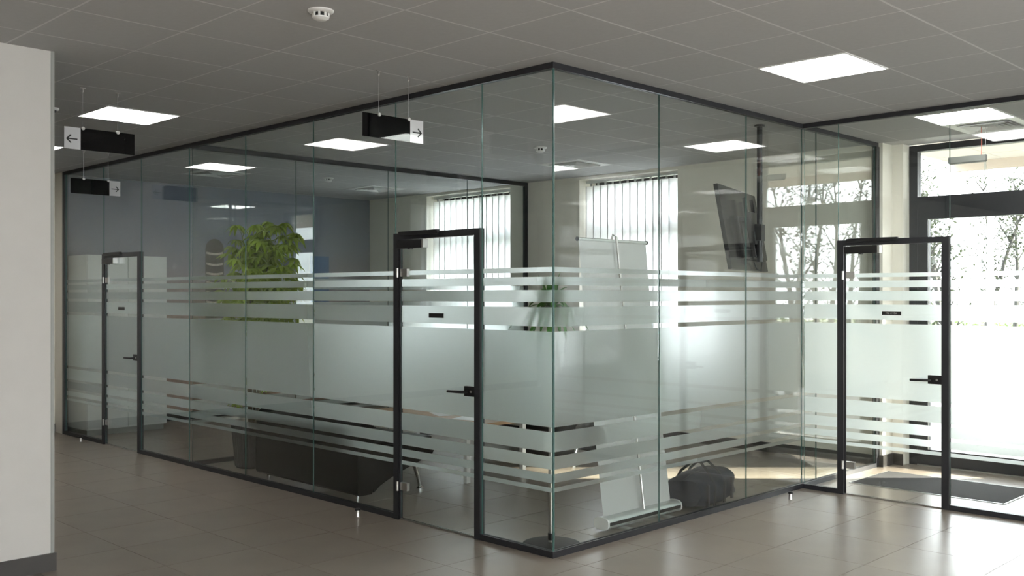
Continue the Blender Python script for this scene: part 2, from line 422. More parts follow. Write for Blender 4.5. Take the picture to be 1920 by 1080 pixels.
window('window_1', 'dark framed window behind vertical blinds in the glass meeting room', 'x', W1[0], W1[1], ZS, ZT, XE, bars_z=((2.38, 2.58),))
window('window_2', 'dark framed window behind vertical blinds in the far office', 'x', W2[0], W2[1], ZS, ZT, XE, bars_z=((2.38, 2.58),))
for k, (a, b) in enumerate((W1, W2)):
    tag(MB().bbox(XW-0.03, XE, a, b, ZS, ZS+0.03, 0.006).build('window_sill', 'white'), ['white sill under the meeting room window', 'white sill under the far office window'][k], 'sill')
# rest of the entrance side
struct('wall_far_right', MB().box(XE-0.02, 5.25, LY0, -1.56, 0, H), 'wallwhite', 'white wall beyond the entrance door', 'wall')

# ------------------------------------------------------------------ entrance door
ED = thing('door_4', 'dark framed glazed entrance door with a transom window above', 'door', (XE, -0.7, 0), kind='structure')
f = MB()
f.box(XE, XE+0.09, -0.215, -0.135, 0, 3.09).box(XE, XE+0.09, -1.56, -1.42, 0, 3.09)
f.box(XE, XE+0.09, -1.42, -0.215, 3.03, 3.09).box(XE, XE+0.09, -1.42, -0.215, 2.47, 2.59)
f.build('door_frame', 'winframe', ED)
MB().box(XE+0.04, XE+0.048, -1.42, -0.215, 2.59, 3.03).build('transom_pane', 'winglass', ED)
lf = MB()
lf.box(XE-0.012, XE+0.06, -0.318, -0.222, 0.012, 2.472).box(XE-0.012, XE+0.06, -1.414, -1.295, 0.012, 2.472)
lf.box(XE-0.012, XE+0.06, -1.295, -0.318, 2.37, 2.472).box(XE-0.012, XE+0.06, -1.295, -0.318, 0.012, 0.16)
leaf = lf.build('door_leaf', 'winframe', ED)
MB().box(XE+0.02, XE+0.028, -1.295, -0.318, 0.16, 2.37).build('door_pane', 'winglass', leaf)
MB().box(XE-0.016, XE-0.011, -0.33, -0.323, 0.16, 2.37).build('glazing_bead', 'steel', leaf)
MB().tube([(XE-0.075, -1.35, 0.55), (XE-0.075, -1.35, 1.75)], 0.017, 12).tube([(XE-0.075, -1.35, 0.65), (XE-0.01, -1.35, 0.65)], 0.01, 8).tube([(XE-0.075, -1.35, 1.65), (XE-0.01, -1.35, 1.65)], 0.01, 8).build('pull_bar', 'steel', leaf, True)
MB().box(XE-0.03, XE+0.02, -1.414, -0.222, 0.0, 0.011).build('threshold', 'steel', ED)

# ------------------------------------------------------------------ glass partitions
STRIPES = [(1.787, 1.819), (1.704, 1.758), (1.597, 1.674), (1.443, 1.566), (0.811, 1.412), (0.655, 0.781), (0.546, 0.628), (0.462, 0.517), (0.403, 0.432)]
RB, RTOP = 0.040, H-0.042
def pane_box(axis, pos, c0, c1, z0, z1, th=0.010):
    mb = MB(); g = 0.0015
    a0, a1 = c0+g, c1-g
    if axis == 'x': mb.box(pos-th/2, pos+th/2, a0, a1, z0, z1)
    else: mb.box(a0, a1, pos-th/2, pos+th/2, z0, z1)
    # faces: 0 bottom,1 top,2 -y,3 +y,4 -x,5 +x
    edge = (0, 1, 2, 3) if axis == 'x' else (0, 1, 4, 5)
    for e in edge: mb.mi[e] = 1
    return mb
def sheet(axis, d, c0, c1, z0, z1):
    if axis == 'x': vs = [(d, c0, z0), (d, c1, z0), (d, c1, z1), (d, c0, z1)]
    else: vs = [(c0, d, z0), (c1, d, z0), (c1, d, z1), (c0, d, z1)]
    return MB().add(vs, [(0, 1, 2, 3)])
def add_pane(axis, pos, c0, c1, z0, z1, parent, inner, films=True, name='glass_pane'):
    if c0 > c1: c0, c1 = c1, c0
    p = pane_box(axis, pos, c0, c1, z0, z1).build(name, ['glass', 'edge'], parent)
    if films:
        d0 = pos+inner*0.0062; d1 = pos+inner*0.0082
        for (a, b) in STRIPES:
            if a < z0 or b > z1: continue
            sheet(axis, d0, c0+0.004, c1-0.004, a, b).build('film_stripe', 'film', p)
    return p
def rail(axis, pos, c0, c1, z0, z1, parent, name, wdt=0.040):
    mb = MB()
    if axis == 'x': mb.box(pos-wdt/2, pos+wdt/2, c0, c1, z0, z1)
    else: mb.box(c0, c1, pos-wdt/2, pos+wdt/2, z0, z1)
    return mb.build(name, 'frame', parent)

DH = 2.092
def glass_door(name, label, axis, pos, c0, c1, outer, hinge_at, parent_kind='structure', text=False):
    """door frame c0..c1 (c0<c1) in plane; outer = direction sign of the side facing the lobby; hinge_at = coordinate of hinge side"""
    base = (pos, (c0+c1)/2, 0) if axis == 'x' else ((c0+c1)/2, pos, 0)
    t = thing(name, label, 'door', base, kind=parent_kind)
    def bx(mb, a0, a1, z0, z1, d0, d1):
        d0, d1 = pos+outer*d0, pos+outer*d1
        return mb.box(d0, d1, a0, a1, z0, z1) if axis == 'x' else mb.box(a0, a1, d0, d1, z0, z1)
    P = 0.055
    bx(MB(), c0, c0+P, 0, DH, -0.022, 0.022).build('frame_post', 'frame', t)
    bx(MB(), c1-P, c1, 0, DH, -0.022, 0.022).build('frame_post', 'frame', t)
    bx(MB(), c0+P, c1-P, DH-0.045, DH, -0.022, 0.022).build('frame_head', 'frame', t)
    # leaf of clear glass with film, slightly set to the lobby side
    g0, g1 = c0+P+0.005, c1-P-0.005
    lp = pane_box(axis, pos, g0, g1, 0.012, DH-0.05, 0.010).build('door_leaf', ['glass', 'edge'], t)
    for (a, b) in STRIPES:
        sheet(axis, pos-outer*0.0062, g0+0.002, g1-0.002, a, b).build('film_stripe', 'film', lp)
    s = 1 if hinge_at > (c0+c1)/2 else -1         # hinge side sign
    hE = c1-P if s > 0 else c0+P                  # inner edge of hinge post
    lE = c0+P if s > 0 else c1-P                  # inner edge of lock post
    # dark seal strip down the hinge side
    bx(MB(), hE-s*0.004, hE-s*0.018, 0.012, DH-0.05, 0.006, 0.016).build('edge_profile', 'frame', lp)
    # closer
    cl = MB(); bx(cl, hE-s*0.02, hE-s*0.325, DH-0.085, DH-0.03, 0.006, 0.06)
    clo = bx(MB(), hE-s*0.02, hE-s*0.30, DH-0.112, DH-0.052, 0.007, 0.055).build('closer_body', 'black', t)
    bx(MB(), hE-s*0.30, hE-s*0.318, DH-0.112, DH-0.052, 0.007, 0.055).build('closer_end_cap', 'steel', clo)
    bx(MB(), hE-s*0.035, hE-s*0.46, DH-0.020, DH+0.010, 0.023, 0.048).build('closer_track', 'black', t)
    mb = MB(); cc = hE-s*0.16
    pA = (pos+outer*0.04, cc, DH-0.112) if axis == 'x' else (cc, pos+outer*0.04, DH-0.112)
    mb.lathe([(0.020, -0.008), (0.020, 0.0)], 12, pA); mb.build('closer_valve', 'black', clo)
    # hinges
    for z in (1.805, 0.245):
        hg = bx(MB(), hE-s*0.012, hE-s*0.090, z-0.028, z+0.028, -0.014, 0.014).build('hinge', 'steel', t)
        mb = MB(); c_ = hE+s*0.004
        q = (pos+outer*0.026, c_, z-0.034) if axis == 'x' else (c_, pos+outer*0.026, z-0.034)
        mb.lathe([(0.011, 0), (0.011, 0.068)], 12, q); mb.build('hinge_knuckle', 'steel', hg, True)
    # lock case and lever
    lk = bx(MB(), lE, lE+s*0.105, 0.955, 1.022, -0.018, 0.018).build('lock_case', 'black', t)
    y_ = lE+s*0.075
    def pt(c, z, d): return (pos+outer*d, c, z) if axis == 'x' else (c, pos+outer*d, z)
    for dd in (1, -1):
        MB().tube([pt(y_, 0.985, 0.018*dd), pt(y_, 0.985, 0.055*dd), pt(y_+s*0.012, 0.985, 0.062*dd), pt(y_+s*0.15, 0.982, 0.062*dd)], 0.0095, 10).build('lever_handle', 'black', lk, True)
    MB().tube([pt(lE+s*0.035, 0.988, 0.018), pt(lE+s*0.035, 0.988, 0.022)], 0.009, 10).build('keyhole', 'steel', lk)
    # name plate
    pc = (c0+c1)/2
    pl = bx(MB(), pc-0.078, pc+0.078, 1.482, 1.514, 0.0055, 0.0085).build('name_plate', 'ink', lp)
    if text:
        words = [0.010, 0.010, 0.008, 0, 0.010, 0.010, 0.008, 0.010]
        x = pc+0.045 if outer < 0 and axis == 'x' else pc-0.045
        sg = -1 if outer < 0 and axis == 'x' else 1
        cu = bpy.data.curves.new('plate_text', 'FONT'); cu.body = '\u041d\u0430 \u0441\u0435\u0431\u044f'; cu.size = 0.024; cu.align_x = 'CENTER'; cu.align_y = 'CENTER'; cu.extrude = 0.0003
        to = bpy.data.objects.new('plate_text', cu); COL.objects.link(to)
        dg = bpy.context.evaluated_depsgraph_get(); me = bpy.data.meshes.new_from_object(to.evaluated_get(dg))
        bpy.data.objects.remove(to); me.materials.clear(); me.materials.append(M['lettering'])
        lo = bpy.data.objects.new('lettering', me); COL.objects.link(lo); lo.parent = pl
        lw = Vector(pt(pc, 1.497, 0.009)) - worldloc(pl); lo.location = lw; lo.rotation_euler = (PI/2, 0, -PI/2)
    # seal at floor
    bx(MB(), g0, g1, 0.0, 0.010, -0.006, 0.006).build('floor_seal', 'steel', t)
    return t

# left wall (corridor side)
WA = thing('wall_glass_corridor', 'long frameless glass partition with frosted stripes along the dark corridor', 'glass partition', (0, 3.9, 0), kind='structure')
D1 = (0.661, 1.585); D2 = (5.783, 6.72); YE = 7.84
rail('x', 0.02, -0.0, YE, RTOP, H, WA, 'top_rail')
for a, b in ((-0.0, D1[0]), (D1[1], D2[0]), (D2[1], YE)): rail('x', 0.02, a, b, 0, RB, WA, 'bottom_rail')
rail('x', 0.02, YE-0.06, YE, RB, RTOP, WA, 'end_post')
MB().box(0.0, 0.04, YE, YM, 0, H).build('end_infill', 'wallpaint', WA)
XG = 0.020
for a, b in ((0.008, D1[0]), (D1[1], 2.65), (2.65, 3.709), (3.709, 4.75), (4.75, D2[0]), (D2[1], YE-0.06)):
    add_pane('x', XG, a, b, RB, RTOP, WA, +1)
for a, b in (D1, D2): add_pane('x', XG, a, b, DH+0.002, RTOP, WA, +1, films=False, name='overdoor_pane')
glass_door('door_1', 'black framed glass door into the meeting room, nearest the glass corner', 'x', XG, D1[0], D1[1], -1, D1[1])
glass_door('door_2', 'black framed glass door into the far office at picture left', 'x', XG, D2[0], D2[1], -1, D2[1])

# front wall
WF = thing('wall_glass_front', 'glass partition with frosted stripes in front of the banner and bag', 'glass partition', (2.3, 0, 0), kind='structure')
XEND = 4.62
rail('y', 0.02, 0.04, XEND, RTOP, H, WF, 'top_rail'); rail('y', 0.02, 0.04, XEND, 0, RB, WF, 'bottom_rail')
rail('y', 0.02, XEND-0.045, XEND+0.02, RB, RTOP, WF, 'end_post')
for a, b in ((0.026, 1.132), (1.132, 2.281), (2.281, 3.168), (3.168, 3.42), (3.42, XEND-0.045)):
    add_pane('y', XG, a, b, RB, RTOP, WF, +1, films=(a < 3.4))
MB().tube([(0.018, 0.018, RB), (0.018, 0.018, RTOP)], 0.004, 6).build('corner_seal', 'edge', WF)

# entrance-lobby wall
WV = thing('wall_glass_entrance', 'glass partition with frosted stripes before the entrance mat', 'glass partition', (X1, -1.8, 0), kind='structure')
D3 = (-1.215, -0.312); YV = -5.6
rail('x', X1, YV, -0.0, RTOP, H, WV, 'top_rail')
for a, b in ((YV, D3[0]), (D3[1], 0.0)): rail('x', X1, a, b, 0, RB, WV, 'bottom_rail')
for a, b in ((D3[1], -0.002), (-2.42, D3[0]), (-3.6, -2.42), (YV, -3.6)): add_pane('x', X1, a, b, RB, RTOP, WV, +1)
add_pane('x', X1, D3[0], D3[1], DH+0.002, RTOP, WV, +1, films=False, name='overdoor_pane')
glass_door('door_3', 'black framed glass door before the entrance mat', 'x', X1, D3[0], D3[1], -1, D3[1], text=True)
struct('wall_lobby_end', MB().box(X1-0.05, XE, -5.75, YV, 0, H), 'wallwhite', 'white wall closing the entrance lobby out of view', 'wall')

# back partition between meeting room and far office
WK = thing('wall_glass_back', 'glass partition between the meeting room and the far office', 'glass partition', (2.3, YB, 0), kind='structure')
rail('y', YB, 0.04, XW, RTOP-0.01, H, WK, 'top_rail'); rail('y', YB, 0.04, XW, 0, RB, WK, 'bottom_rail')
rail('y', YB, XW-0.05, XW, RB, RTOP-0.01, WK, 'end_post')
for a, b in ((0.035, 1.195), (1.195, 2.41), (2.41, 3.63), (3.63, XW-0.05)): add_pane('y', YB, a, b, RB, RTOP-0.01, WK, +1)

# ------------------------------------------------------------------ ceiling fixtures
def light(x, y, label):
    t = thing('ceiling_light', label, 'ceiling light', (x+0.3, y+0.3, H-0.008), group='square ceiling light panels')
    f = MB()
    for a in (-1, 1): f.box(a*0.297, a*0.287, -0.297, 0.297, -0.002, 0.012); f.box(-0.287, 0.287, a*0.297, a*0.287, -0.002, 0.012)
    f.build('frame', 'white', t, local=True)
    MB().box(-0.287, 0.287, -0.287, 0.287, 0.002, 0.008).build('diffuser', 'panel', t, local=True)
LL = ['lit square ceiling panel behind the left hanging arrow sign', 'lit square ceiling panel farthest down the corridor by the white wall', 'lit square ceiling panel in the open ceiling right of the glass corner', 'lit square ceiling panel over the entrance next to the air vent']
for k, (x, y) in enumerate(LIGHTS): light(x, y, LL[k] if k < 4 else 'lit square ceiling panel over the lobby behind the photographer')

def vent(x, y, label):
    t = thing('ceiling_vent', label, 'air vent', (x+0.3, y+0.3, H-0.008), group='square ceiling air vents')
    f = MB()
    for r0, r1 in ((0.297, 0.215),):
        for a in (-1, 1): f.box(a*r0, a*r1, -r0, r0, 0, 0.010); f.box(-r1, r1, a*r0, a*r1, 0, 0.010)
    f.build('face_plate', 'white', t, local=True)
    MB().box(-0.215, 0.215, -0.215, 0.215, 0.010, 0.011).build('backing', 'dark', t, local=True)
    for r in (0.205, 0.165, 0.125, 0.085, 0.045):
        mb = MB(); q = r-0.03
        o_ = [(-r, -r, -0.012), (r, -r, -0.012), (r, r, -0.012), (-r, r, -0.012)]; i_ = [(-q, -q, 0.008), (q, -q, 0.008), (q, q, 0.008), (-q, q, 0.008)]
        o2 = [(a, b, c+0.003) for a, b, c in o_]; i2 = [(a, b, c+0.003) for a, b, c in i_]
        fs = []
        for j in range(4):
            k = (j+1) % 4; fs += [(j, k, 4+k, 4+j), (8+j, 12+j, 12+k, 8+k), (j, 8+j, 8+k, k), (4+j, 4+k, 12+k, 12+j)]
        mb.add(o_+i_+o2+i2, fs); mb.build('louvre', 'white', t, local=True)
for (x, y), lb in zip(VENTS, ['square air vent in the meeting room ceiling near the blinds', 'square air vent in the far office ceiling by the window', 'square air vent in the far office ceiling near the corridor glass', 'square air vent over the entrance next to a light panel']): vent(x, y, lb)

def smoke(x, y, label, s=1.0):
    t = thing('smoke_detector', label, 'smoke detector', (x, y, H-0.004), group='ceiling smoke detectors')
    MB().lathe([(0.066*s, 0), (0.066*s, -0.006), (0.060*s, -0.012), (0.045*s, -0.014)], 28).build('base', 'white', t, True, True)
    MB().lathe([(0.036*s, -0.012), (0.038*s, -0.036)], 24).build('sensor_chamber', 'dark', t, True, True)
    for k in range(8):
        a = 2*PI*k/8; c, s_ = math.cos(a), math.sin(a)
        mb = MB(); mb.box(0.034, 0.044, -0.005, 0.005, -0.036, -0.012)
        mb.v = [(x_*c-y_*s_, x_*s_+y_*c, z_) for x_, y_, z_ in mb.v]
        mb.build('rib', 'white', t, False, True)
    MB().lathe([(0.043, -0.034), (0.042, -0.040), (0.030, -0.048), (0.012, -0.051)], 24).build('cap', 'white', t, True, True)
smoke(-1.65, 0.10, 'white smoke detector on the open ceiling at top of picture')
smoke(2.55, 2.49, 'white smoke detector on the meeting room ceiling')
smoke(2.55, 6.09, 'white smoke detector on the far office ceiling')
t = thing('motion_sensor', 'small white motion sensor with dark lens on the corridor ceiling', 'sensor', (-1.60, 3.78, H-0.004))
MB().lathe([(0.035, 0), (0.035, -0.012), (0.028, -0.02)], 20).build('housing', 'white', t, True, True)
MB().lathe([(0.018, -0.02), (0.016, -0.030), (0.008, -0.035)], 16).build('lens', 'dark', t, True, True)

# ------------------------------------------------------------------ hanging signs
def sign(x0, y, label, arrow_left):
    L = 0.50; z0, z1 = 2.660, 2.812; th = 0.008
    t = thing('hanging_sign', label, 'sign', (x0+L/2, y, z0), group='hanging arrow signs')
    wv = 0.112
    if arrow_left: bx0, bx1, wx0, wx1 = x0+wv, x0+L, x0, x0+wv
    else: bx0, bx1, wx0, wx1 = x0, x0+L-wv, x0+L-wv, x0+L
    MB().box(bx0, bx1, y-th/2, y+th/2, z0, z1).build('black_panel', 'signblack', t)
    wp = MB().box(wx0, wx1, y-th/2, y+th/2, z0, z1).build('arrow_panel', 'signwhite', t)
    cx = (wx0+wx1)/2; cz = z0+0.070; d = -1 if arrow_left else 1
    for yy in (y-th/2-0.0012, y+th/2):
        mb = MB(); r = 0.0045; a, b = yy, yy+0.0012
        mb.box(cx-0.036, cx+0.034, a, b, cz-r, cz+r)
        for s in (-1, 1):
            p0 = Vector((cx+d*0.038, cz)); p1 = Vector((cx+d*0.010, cz+s*0.028)); n_ = (p1-p0).normalized(); q = Vector((-n_.y, n_.x))*r
            mb.prism([tuple(p0+q-n_*r), tuple(p0-q-n_*r), tuple(p1-q), tuple(p1+q)], 'y', a, b)
        mb.build('arrow', 'ink', wp)
    hx = [x0+0.128, x0+0.376]
    for h in hx:
        MB().tube([(h, y, z1+0.012), (h, y, H-0.02)], 0.0016, 6).build('suspension_cable', 'cable', t)
        MB().tube([(h, y-0.012, z1-0.002), (h, y+0.012, z1-0.002)], 0.012, 12).build('clamp', 'steel', t, True)
        hk = MB(); hk.box(h-0.018, h+0.018, y-0.006, y+0.006, H-0.008, H-0.003); hk.lathe([(0.004, 0.0), (0.007, 0.008), (0.005, 0.026)], 10, (h, y, H-0.036))
        hk.build('ceiling_hook', 'steel', t)
sign(-1.873, 2.87, 'black hanging sign with left arrow panel near the white wall block', True)
sign(-0.655, 5.90, 'black hanging sign with right arrow farthest down the corridor', False)
sign(-0.740, 0.968, 'black hanging sign with right arrow nearest the glass corner', False)

# ------------------------------------------------------------------ blinds
def blind(y0, y1, label, n):
    t = thing('vertical_blind', label, 'blind', (4.80, (y0+y1)/2, ZS+0.06), group='vertical window blinds')
    xb = 4.80
    tk = MB(); tk.bbox(xb-0.022, xb+0.022, y0, y1, 3.02, 3.055, 0.005); tk.build('head_rail', 'alu', t)
    MB().box(xb-0.028, xb-0.023, y0, y1, 3.045, 3.058).build('rail_cover', 'white', t)
    pitch = (y1-y0-0.02)/n; wd = pitch*1.3
    sl = MB(); k = 6; z0, z1 = ZS+0.06, 2.985
    pr = [(0.006*math.cos(PI*(i/k-0.5)), -wd/2+wd*i/k) for i in range(k+1)]
    vs = [(a, b, z) for z in (z0, z1) for a, b in pr]; fs = [(i, i+1, k+1+i+1, k+1+i) for i in range(k)]
    sl.add(vs, fs); me = sl.mesh('slat', 'blind', True)
    shade_me = MB().box(-0.0008, 0.0012, wd/2-0.012, wd/2-0.002, z0, z1).mesh('overlap_shade', 'overlap_shade')  # added opaque strip drawing the shaded line where slats overlap
    hm = MB().box(-0.004, 0.004, -0.012, 0.012, 0.0, 0.035).mesh('hanger', 'alu')
    for i in range(n):
        y = y0+0.01+pitch*(i+0.5)
        o = inst('slat', me, t, (0, y-(y0+y1)/2, -(ZS+0.06)), (0, 0, math.radians(random.uniform(14, 22))))
        inst('hanger', hm, o, (0, 0, 2.985)); inst('overlap_shade', shade_me, o, (0, 0, 0))
blind(2.42, 3.80, 'white vertical blinds in the meeting room window behind the banner', 12)
blind(5.08, 6.68, 'white vertical blinds in the far office window', 13)

# ------------------------------------------------------------------ ceiling-mounted television
axis_ = FW*math.cos(math.radians(28))+RT*math.sin(math.radians(28)); ang = math.atan2(axis_.y, axis_.x)
tv = thing('television', 'flat screen television on a ceiling pole tilted downward, back to the viewer', 'television', (2.835, 0.395, 1.745), ang)
Wt, Ht = 1.20, 0.70
tilt = Matrix.Translation((0, 0, 0.45)) @ Matrix.Rotation(math.radians(-10), 4, 'X')
def tvbox(name, mat, x0, x1, y0, y1, z0, z1, b=0.004, par=None):
    mb = MB(); mb.bbox(x0, x1, y0, y1, z0, z1, b); mb.v = [tuple(tilt @ Vector(v)) for v in mb.v]
    return mb.build(name, mat, par or tv, local=True)
sh = tvbox('back_shell', 'tvback', -Wt/2, Wt/2, -0.018, 0.016, -Ht/2, Ht/2)
tvbox('screen', 'screen', -Wt/2+0.012, Wt/2-0.012, 0.0165, 0.0185, -Ht/2+0.016, Ht/2-0.012, 0.0005)
tvbox('rear_housing', 'tvback', -0.28, 0.50, -0.055, -0.018, -Ht/2+0.09, 0.10, 0.012)
tvbox('speaker_vent', 'black', -0.22, -0.06, -0.059, -0.054, -0.16, 0.06, 0.001)
for xx in (-0.02, 0.22): tvbox('bracket_arm', 'black', xx-0.018, xx+0.018, -0.085, -0.056, -0.25, 0.27, 0.003)
tvbox('bracket_plate', 'black', -0.05, 0.25, -0.105, -0.085, -0.14, 0.14, 0.003)
pl_ = MB().box(0.0, 0.12, -0.165, -0.105, 0.36, 0.50).build('pole_clamp', 'black', tv, local=True)
MB().tube([(0.06, -0.135, 0.18), (0.06, -0.135, H-1.745-0.02)], 0.024, 16).build('ceiling_pole', 'black', tv, True, True)
MB().lathe([(0.045, -0.02), (0.045, -0.006)], 24, (0.06, -0.135, H-1.745)).build('ceiling_flange', 'black', tv, True, True)
MB().tube([(0.10, -0.15, 0.20), (0.13, -0.13, 0.10), (0.10, -0.10, 0.12), (0.05, -0.09, 0.18)], 0.006, 6).build('cable_loop', 'black', tv, True, True)

# ------------------------------------------------------------------ roll-up banner
bn = thing('roll_up_banner', 'blank white roll up banner leaning behind the glass, support pole toward the viewer', 'banner', (1.19, 0.235, 0))
pr = []
for k in range(20):
    a = 2*PI*k/20; rx = 0.065; rz = 0.042
    pr.append((0.235+rx*math.copysign(abs(math.cos(a))**0.7, math.cos(a)), 0.056+rz*math.copysign(abs(math.sin(a))**0.7, math.sin(a))))
cs = MB().prism(pr, 'x', 0.765, 1.615).build('cassette', 'alu', bn, True)
MB().prism([(0.235+(a-0.235)*1.03, 0.056+(b-0.056)*1.03) for a, b in pr], 'x', 0.752, 0.766).build('end_cap', 'white', cs, True)
MB().prism([(0.235+(a-0.235)*1.03, 0.056+(b-0.056)*1.03) for a, b in pr], 'x', 1.614, 1.628).build('end_cap', 'white', cs, True)
MB().box(0.77, 1.61, 0.1675, 0.1695, 0.045, 0.068).build('groove', 'black', cs)
for xx in (0.93, 1.43): MB().box(xx-0.03, xx+0.03, 0.085, 0.25, 0.001, 0.013).build('foot', 'alu', bn)
TZ, TY = 2.05, 0.545
sh_ = MB(); n1 = 12
vs = []; 
for i in range(n1+1):
    f_ = i/n1
    y = 0.24+(TY-0.24)*f_ + 0.012*math.sin(PI*f_); z = 0.095+(TZ-0.095)*f_
    for j in range(9):
        x = (0.785+0.79*j/8)*(1-f_)+(0.872+0.80*j/8)*f_
        vs.append((x, y, z))
fs = [(i*9+j, i*9+j+1, (i+1)*9+j+1, (i+1)*9+j) for i in range(n1) for j in range(8)]
sh_.add(vs, fs); sh_.build('fabric', 'banner', bn, True)
MB().tube([(0.862, TY, TZ), (1.682, TY, TZ)], 0.012, 12).build('top_bar', 'alu', bn, True)
for xx in (0.856, 1.680): MB().tube([(xx, TY, TZ), (xx+0.008, TY, TZ)], 0.016, 12).build('bar_end', 'black', bn)
MB().tube([(1.20, 0.20, 0.08), (1.27, TY-0.03, TZ+0.03), (1.27, TY, TZ+0.045), (1.27, TY+0.015, TZ+0.01)], 0.009, 10).build('support_pole', 'steel', bn, True)

# ------------------------------------------------------------------ duffel bag
bag = thing('duffel_bag', 'dark navy duffel bag with black handles on the floor behind the glass', 'bag', (2.02, 0.27, 0), math.radians(8))
bm = bmesh.new(); bmesh.ops.create_cube(bm, size=1)
bmesh.ops.subdivide_edges(bm, edges=bm.edges[:], cuts=9, use_grid_fill=True)
rnd = random.Random(3)
for v in bm.verts:
    x, y, z = v.co*2
    # superellipsoid cross-section, sagging top, pinched upper ends
    l_ = max(abs(y), abs(z)); 
    r_ = (abs(y)**3.2+abs(z)**3.2)**(1/3.2) if l_ > 0 else 1
    k_ = l_/r_ if r_ > 0 else 1
    y2, z2 = y*k_, z*k_
    e_ = 1-0.10*abs(x)**4
    hgt = 0.132*(1-0.20*(x < 0)*abs(x)**1.5)
    X_ = 0.315*x*(1-0.05*max(0, z2)); Y_ = 0.165*y2*e_; Z_ = hgt*z2*e_
    Z_ += 0.008*math.sin(9*x+3*y2)*(z2 > 0); Y_ += 0.010*math.sin(8*x+5*z2)
    v.co = (X_, Y_, Z_+0.130)
for v in bm.verts: v.co.z = max(v.co.z, 0.002)
mb = MB().bm(bm); mb.build('body', 'bag', bag, True, True)
for sy in (-1, 1):
    MB().tube([(-0.10, sy*0.167, 0.02), (-0.10, sy*0.174, 0.17), (-0.098, sy*0.120, 0.262), (-0.07, sy*0.035, 0.338), (0.045, sy*0.035, 0.338), (0.070, sy*0.120, 0.262), (0.075, sy*0.174, 0.17), (0.075, sy*0.167, 0.02)], [0.011]*8, 6).build('handle_strap', 'bagtrim', bag, True, True)
MB().tube([(-0.30, 0, 0.222), (-0.15, 0, 0.255), (0.15, 0, 0.264), (0.30, 0, 0.248)], 0.006, 6).build('zip', 'bagtrim', bag, True, True)
MB().bbox(-0.045, 0.045, -0.04, 0.04, 0.325, 0.352, 0.008).build('handle_wrap', 'bagtrim', bag, local=True)
for sx in (-1, 1): MB().bbox(sx*0.215-0.014, sx*0.215+0.014, -0.178, -0.160, 0.03, 0.20, 0.004).build('side_band', 'bagtrim', bag, local=True)

# ------------------------------------------------------------------ sofas and table
def sofa(label, loc, rz, length=1.52):
    t = thing('sofa', label, 'sofa', loc, rz, group='black leather sofas')
    # local: back at x=0, seat towards +x, along y
    hl = length/2
    b = MB(); b.prism([(0.0, 0.07), (0.02, 0.05), (0.14, 0.05), (0.16, 0.10), (0.17, 0.40), (0.155, 0.60), (0.12, 0.625), (0.05, 0.625), (0.015, 0.59), (0.0, 0.45)], 'y', -hl, hl); b.build('backrest', 'leather', t, True, True)
    # seat with swept underside
    under = [(0.16+0.56*(k/10), 0.06+0.22*(k/10)**0.7) for k in range(11)]
    s_ = MB(); s_.prism([(0.16, 0.06)]+under[1:]+[(0.77, 0.30), (0.80, 0.34), (0.795, 0.40), (0.75, 0.425), (0.45, 0.425), (0.16, 0.415)], 'y', -hl, hl); s_.build('seat', 'leather', t, True, True)
    for k in range(2):
        y0 = -hl+k*hl
        MB().bbox(0.17, 0.78, y0+0.012, y0+hl-0.012, 0.425, 0.455, 0.012).build('seat_cushion', 'leather', t, True, True)
    for sy in (-1, 1):
        MB().tube([(0.60, sy*(hl-0.10), 0.27), (0.655, sy*(hl-0.10), 0.22), (0.70, sy*(hl-0.10), 0.10), (0.72, sy*(hl-0.10), 0.02)], [0.022, 0.02, 0.015, 0.014], 10).lathe([(0.032, 0.0), (0.032, 0.012), (0.016, 0.024)], 14, (0.722, sy*(hl-0.10), 0.0)).build('leg', 'chrome', t, True, True)
        MB().tube([(0.07, sy*(hl-0.10), 0.06), (0.07, sy*(hl-0.10), 0.0)], 0.018, 10).build('leg', 'chrome', t, True, True)
    return t
sofa('low black leather sofa backed against the corridor glass', (0.13, 2.96, 0), 0)
sofa('low black leather sofa on the window side of the oak table', (3.30, 2.75, 0), PI)
tb = thing('coffee_table', 'low oak topped table with white legs between the black sofas', 'table', (1.65, 2.95, 0))
MB().bbox(1.27, 2.03, 2.16, 3.76, 0.475, 0.505, 0.004).build('tabletop', 'wood', tb)
for xx in (1.30, 2.00):
    for yy in (2.20, 3.72): MB().bbox(xx-0.022, xx+0.022, yy-0.022, yy+0.022, 0, 0.475, 0.003).build('leg', 'white', tb)
for xx in (1.30, 2.00): MB().box(xx-0.012, xx+0.012, 2.222, 3.698, 0.43, 0.474).build('side_apron', 'white', tb)
pn = thing('pen', 'dark pen lying on the oak coffee table', 'pen', (1.45, 3.35, 0.511), math.radians(60))
MB().tube([(-0.07, 0, 0), (0.055, 0, 0), (0.07, 0, 0)], [0.006, 0.006, 0.001], 8).build('barrel', 'black', pn, True, True)
MB().tube([(-0.05, 0, 0.008), (-0.01, 0, 0.008)], 0.0022, 6).build('clip', 'chrome', pn, True, True)
for k, (xx, yy, a, lb) in enumerate(((1.62, 2.50, 0.3, 'white paper sheet on the oak coffee table, end nearest the banner'), (1.70, 2.95, -0.4, 'white paper sheet on the middle of the oak coffee table'))):
    mb = MB(); mb.add([(-0.105, -0.148, 0.0), (0.105, -0.148, 0), (0.105, 0.148, 0.004), (-0.105, 0.148, 0.001), (-0.105, -0.148, 0.0012), (0.105, -0.148, 0.0012), (0.105, 0.148, 0.0052), (-0.105, 0.148, 0.0022)], [(0, 3, 2, 1), (4, 5, 6, 7), (0, 1, 5, 4), (1, 2, 6, 5), (2, 3, 7, 6), (3, 0, 4, 7)])
    o = mb.build('paper_sheet', 'white'); o.location = (xx, yy, 0.5055); o.rotation_euler = (0, 0, a); tag(o, lb, 'paper', 'papers on the coffee table')

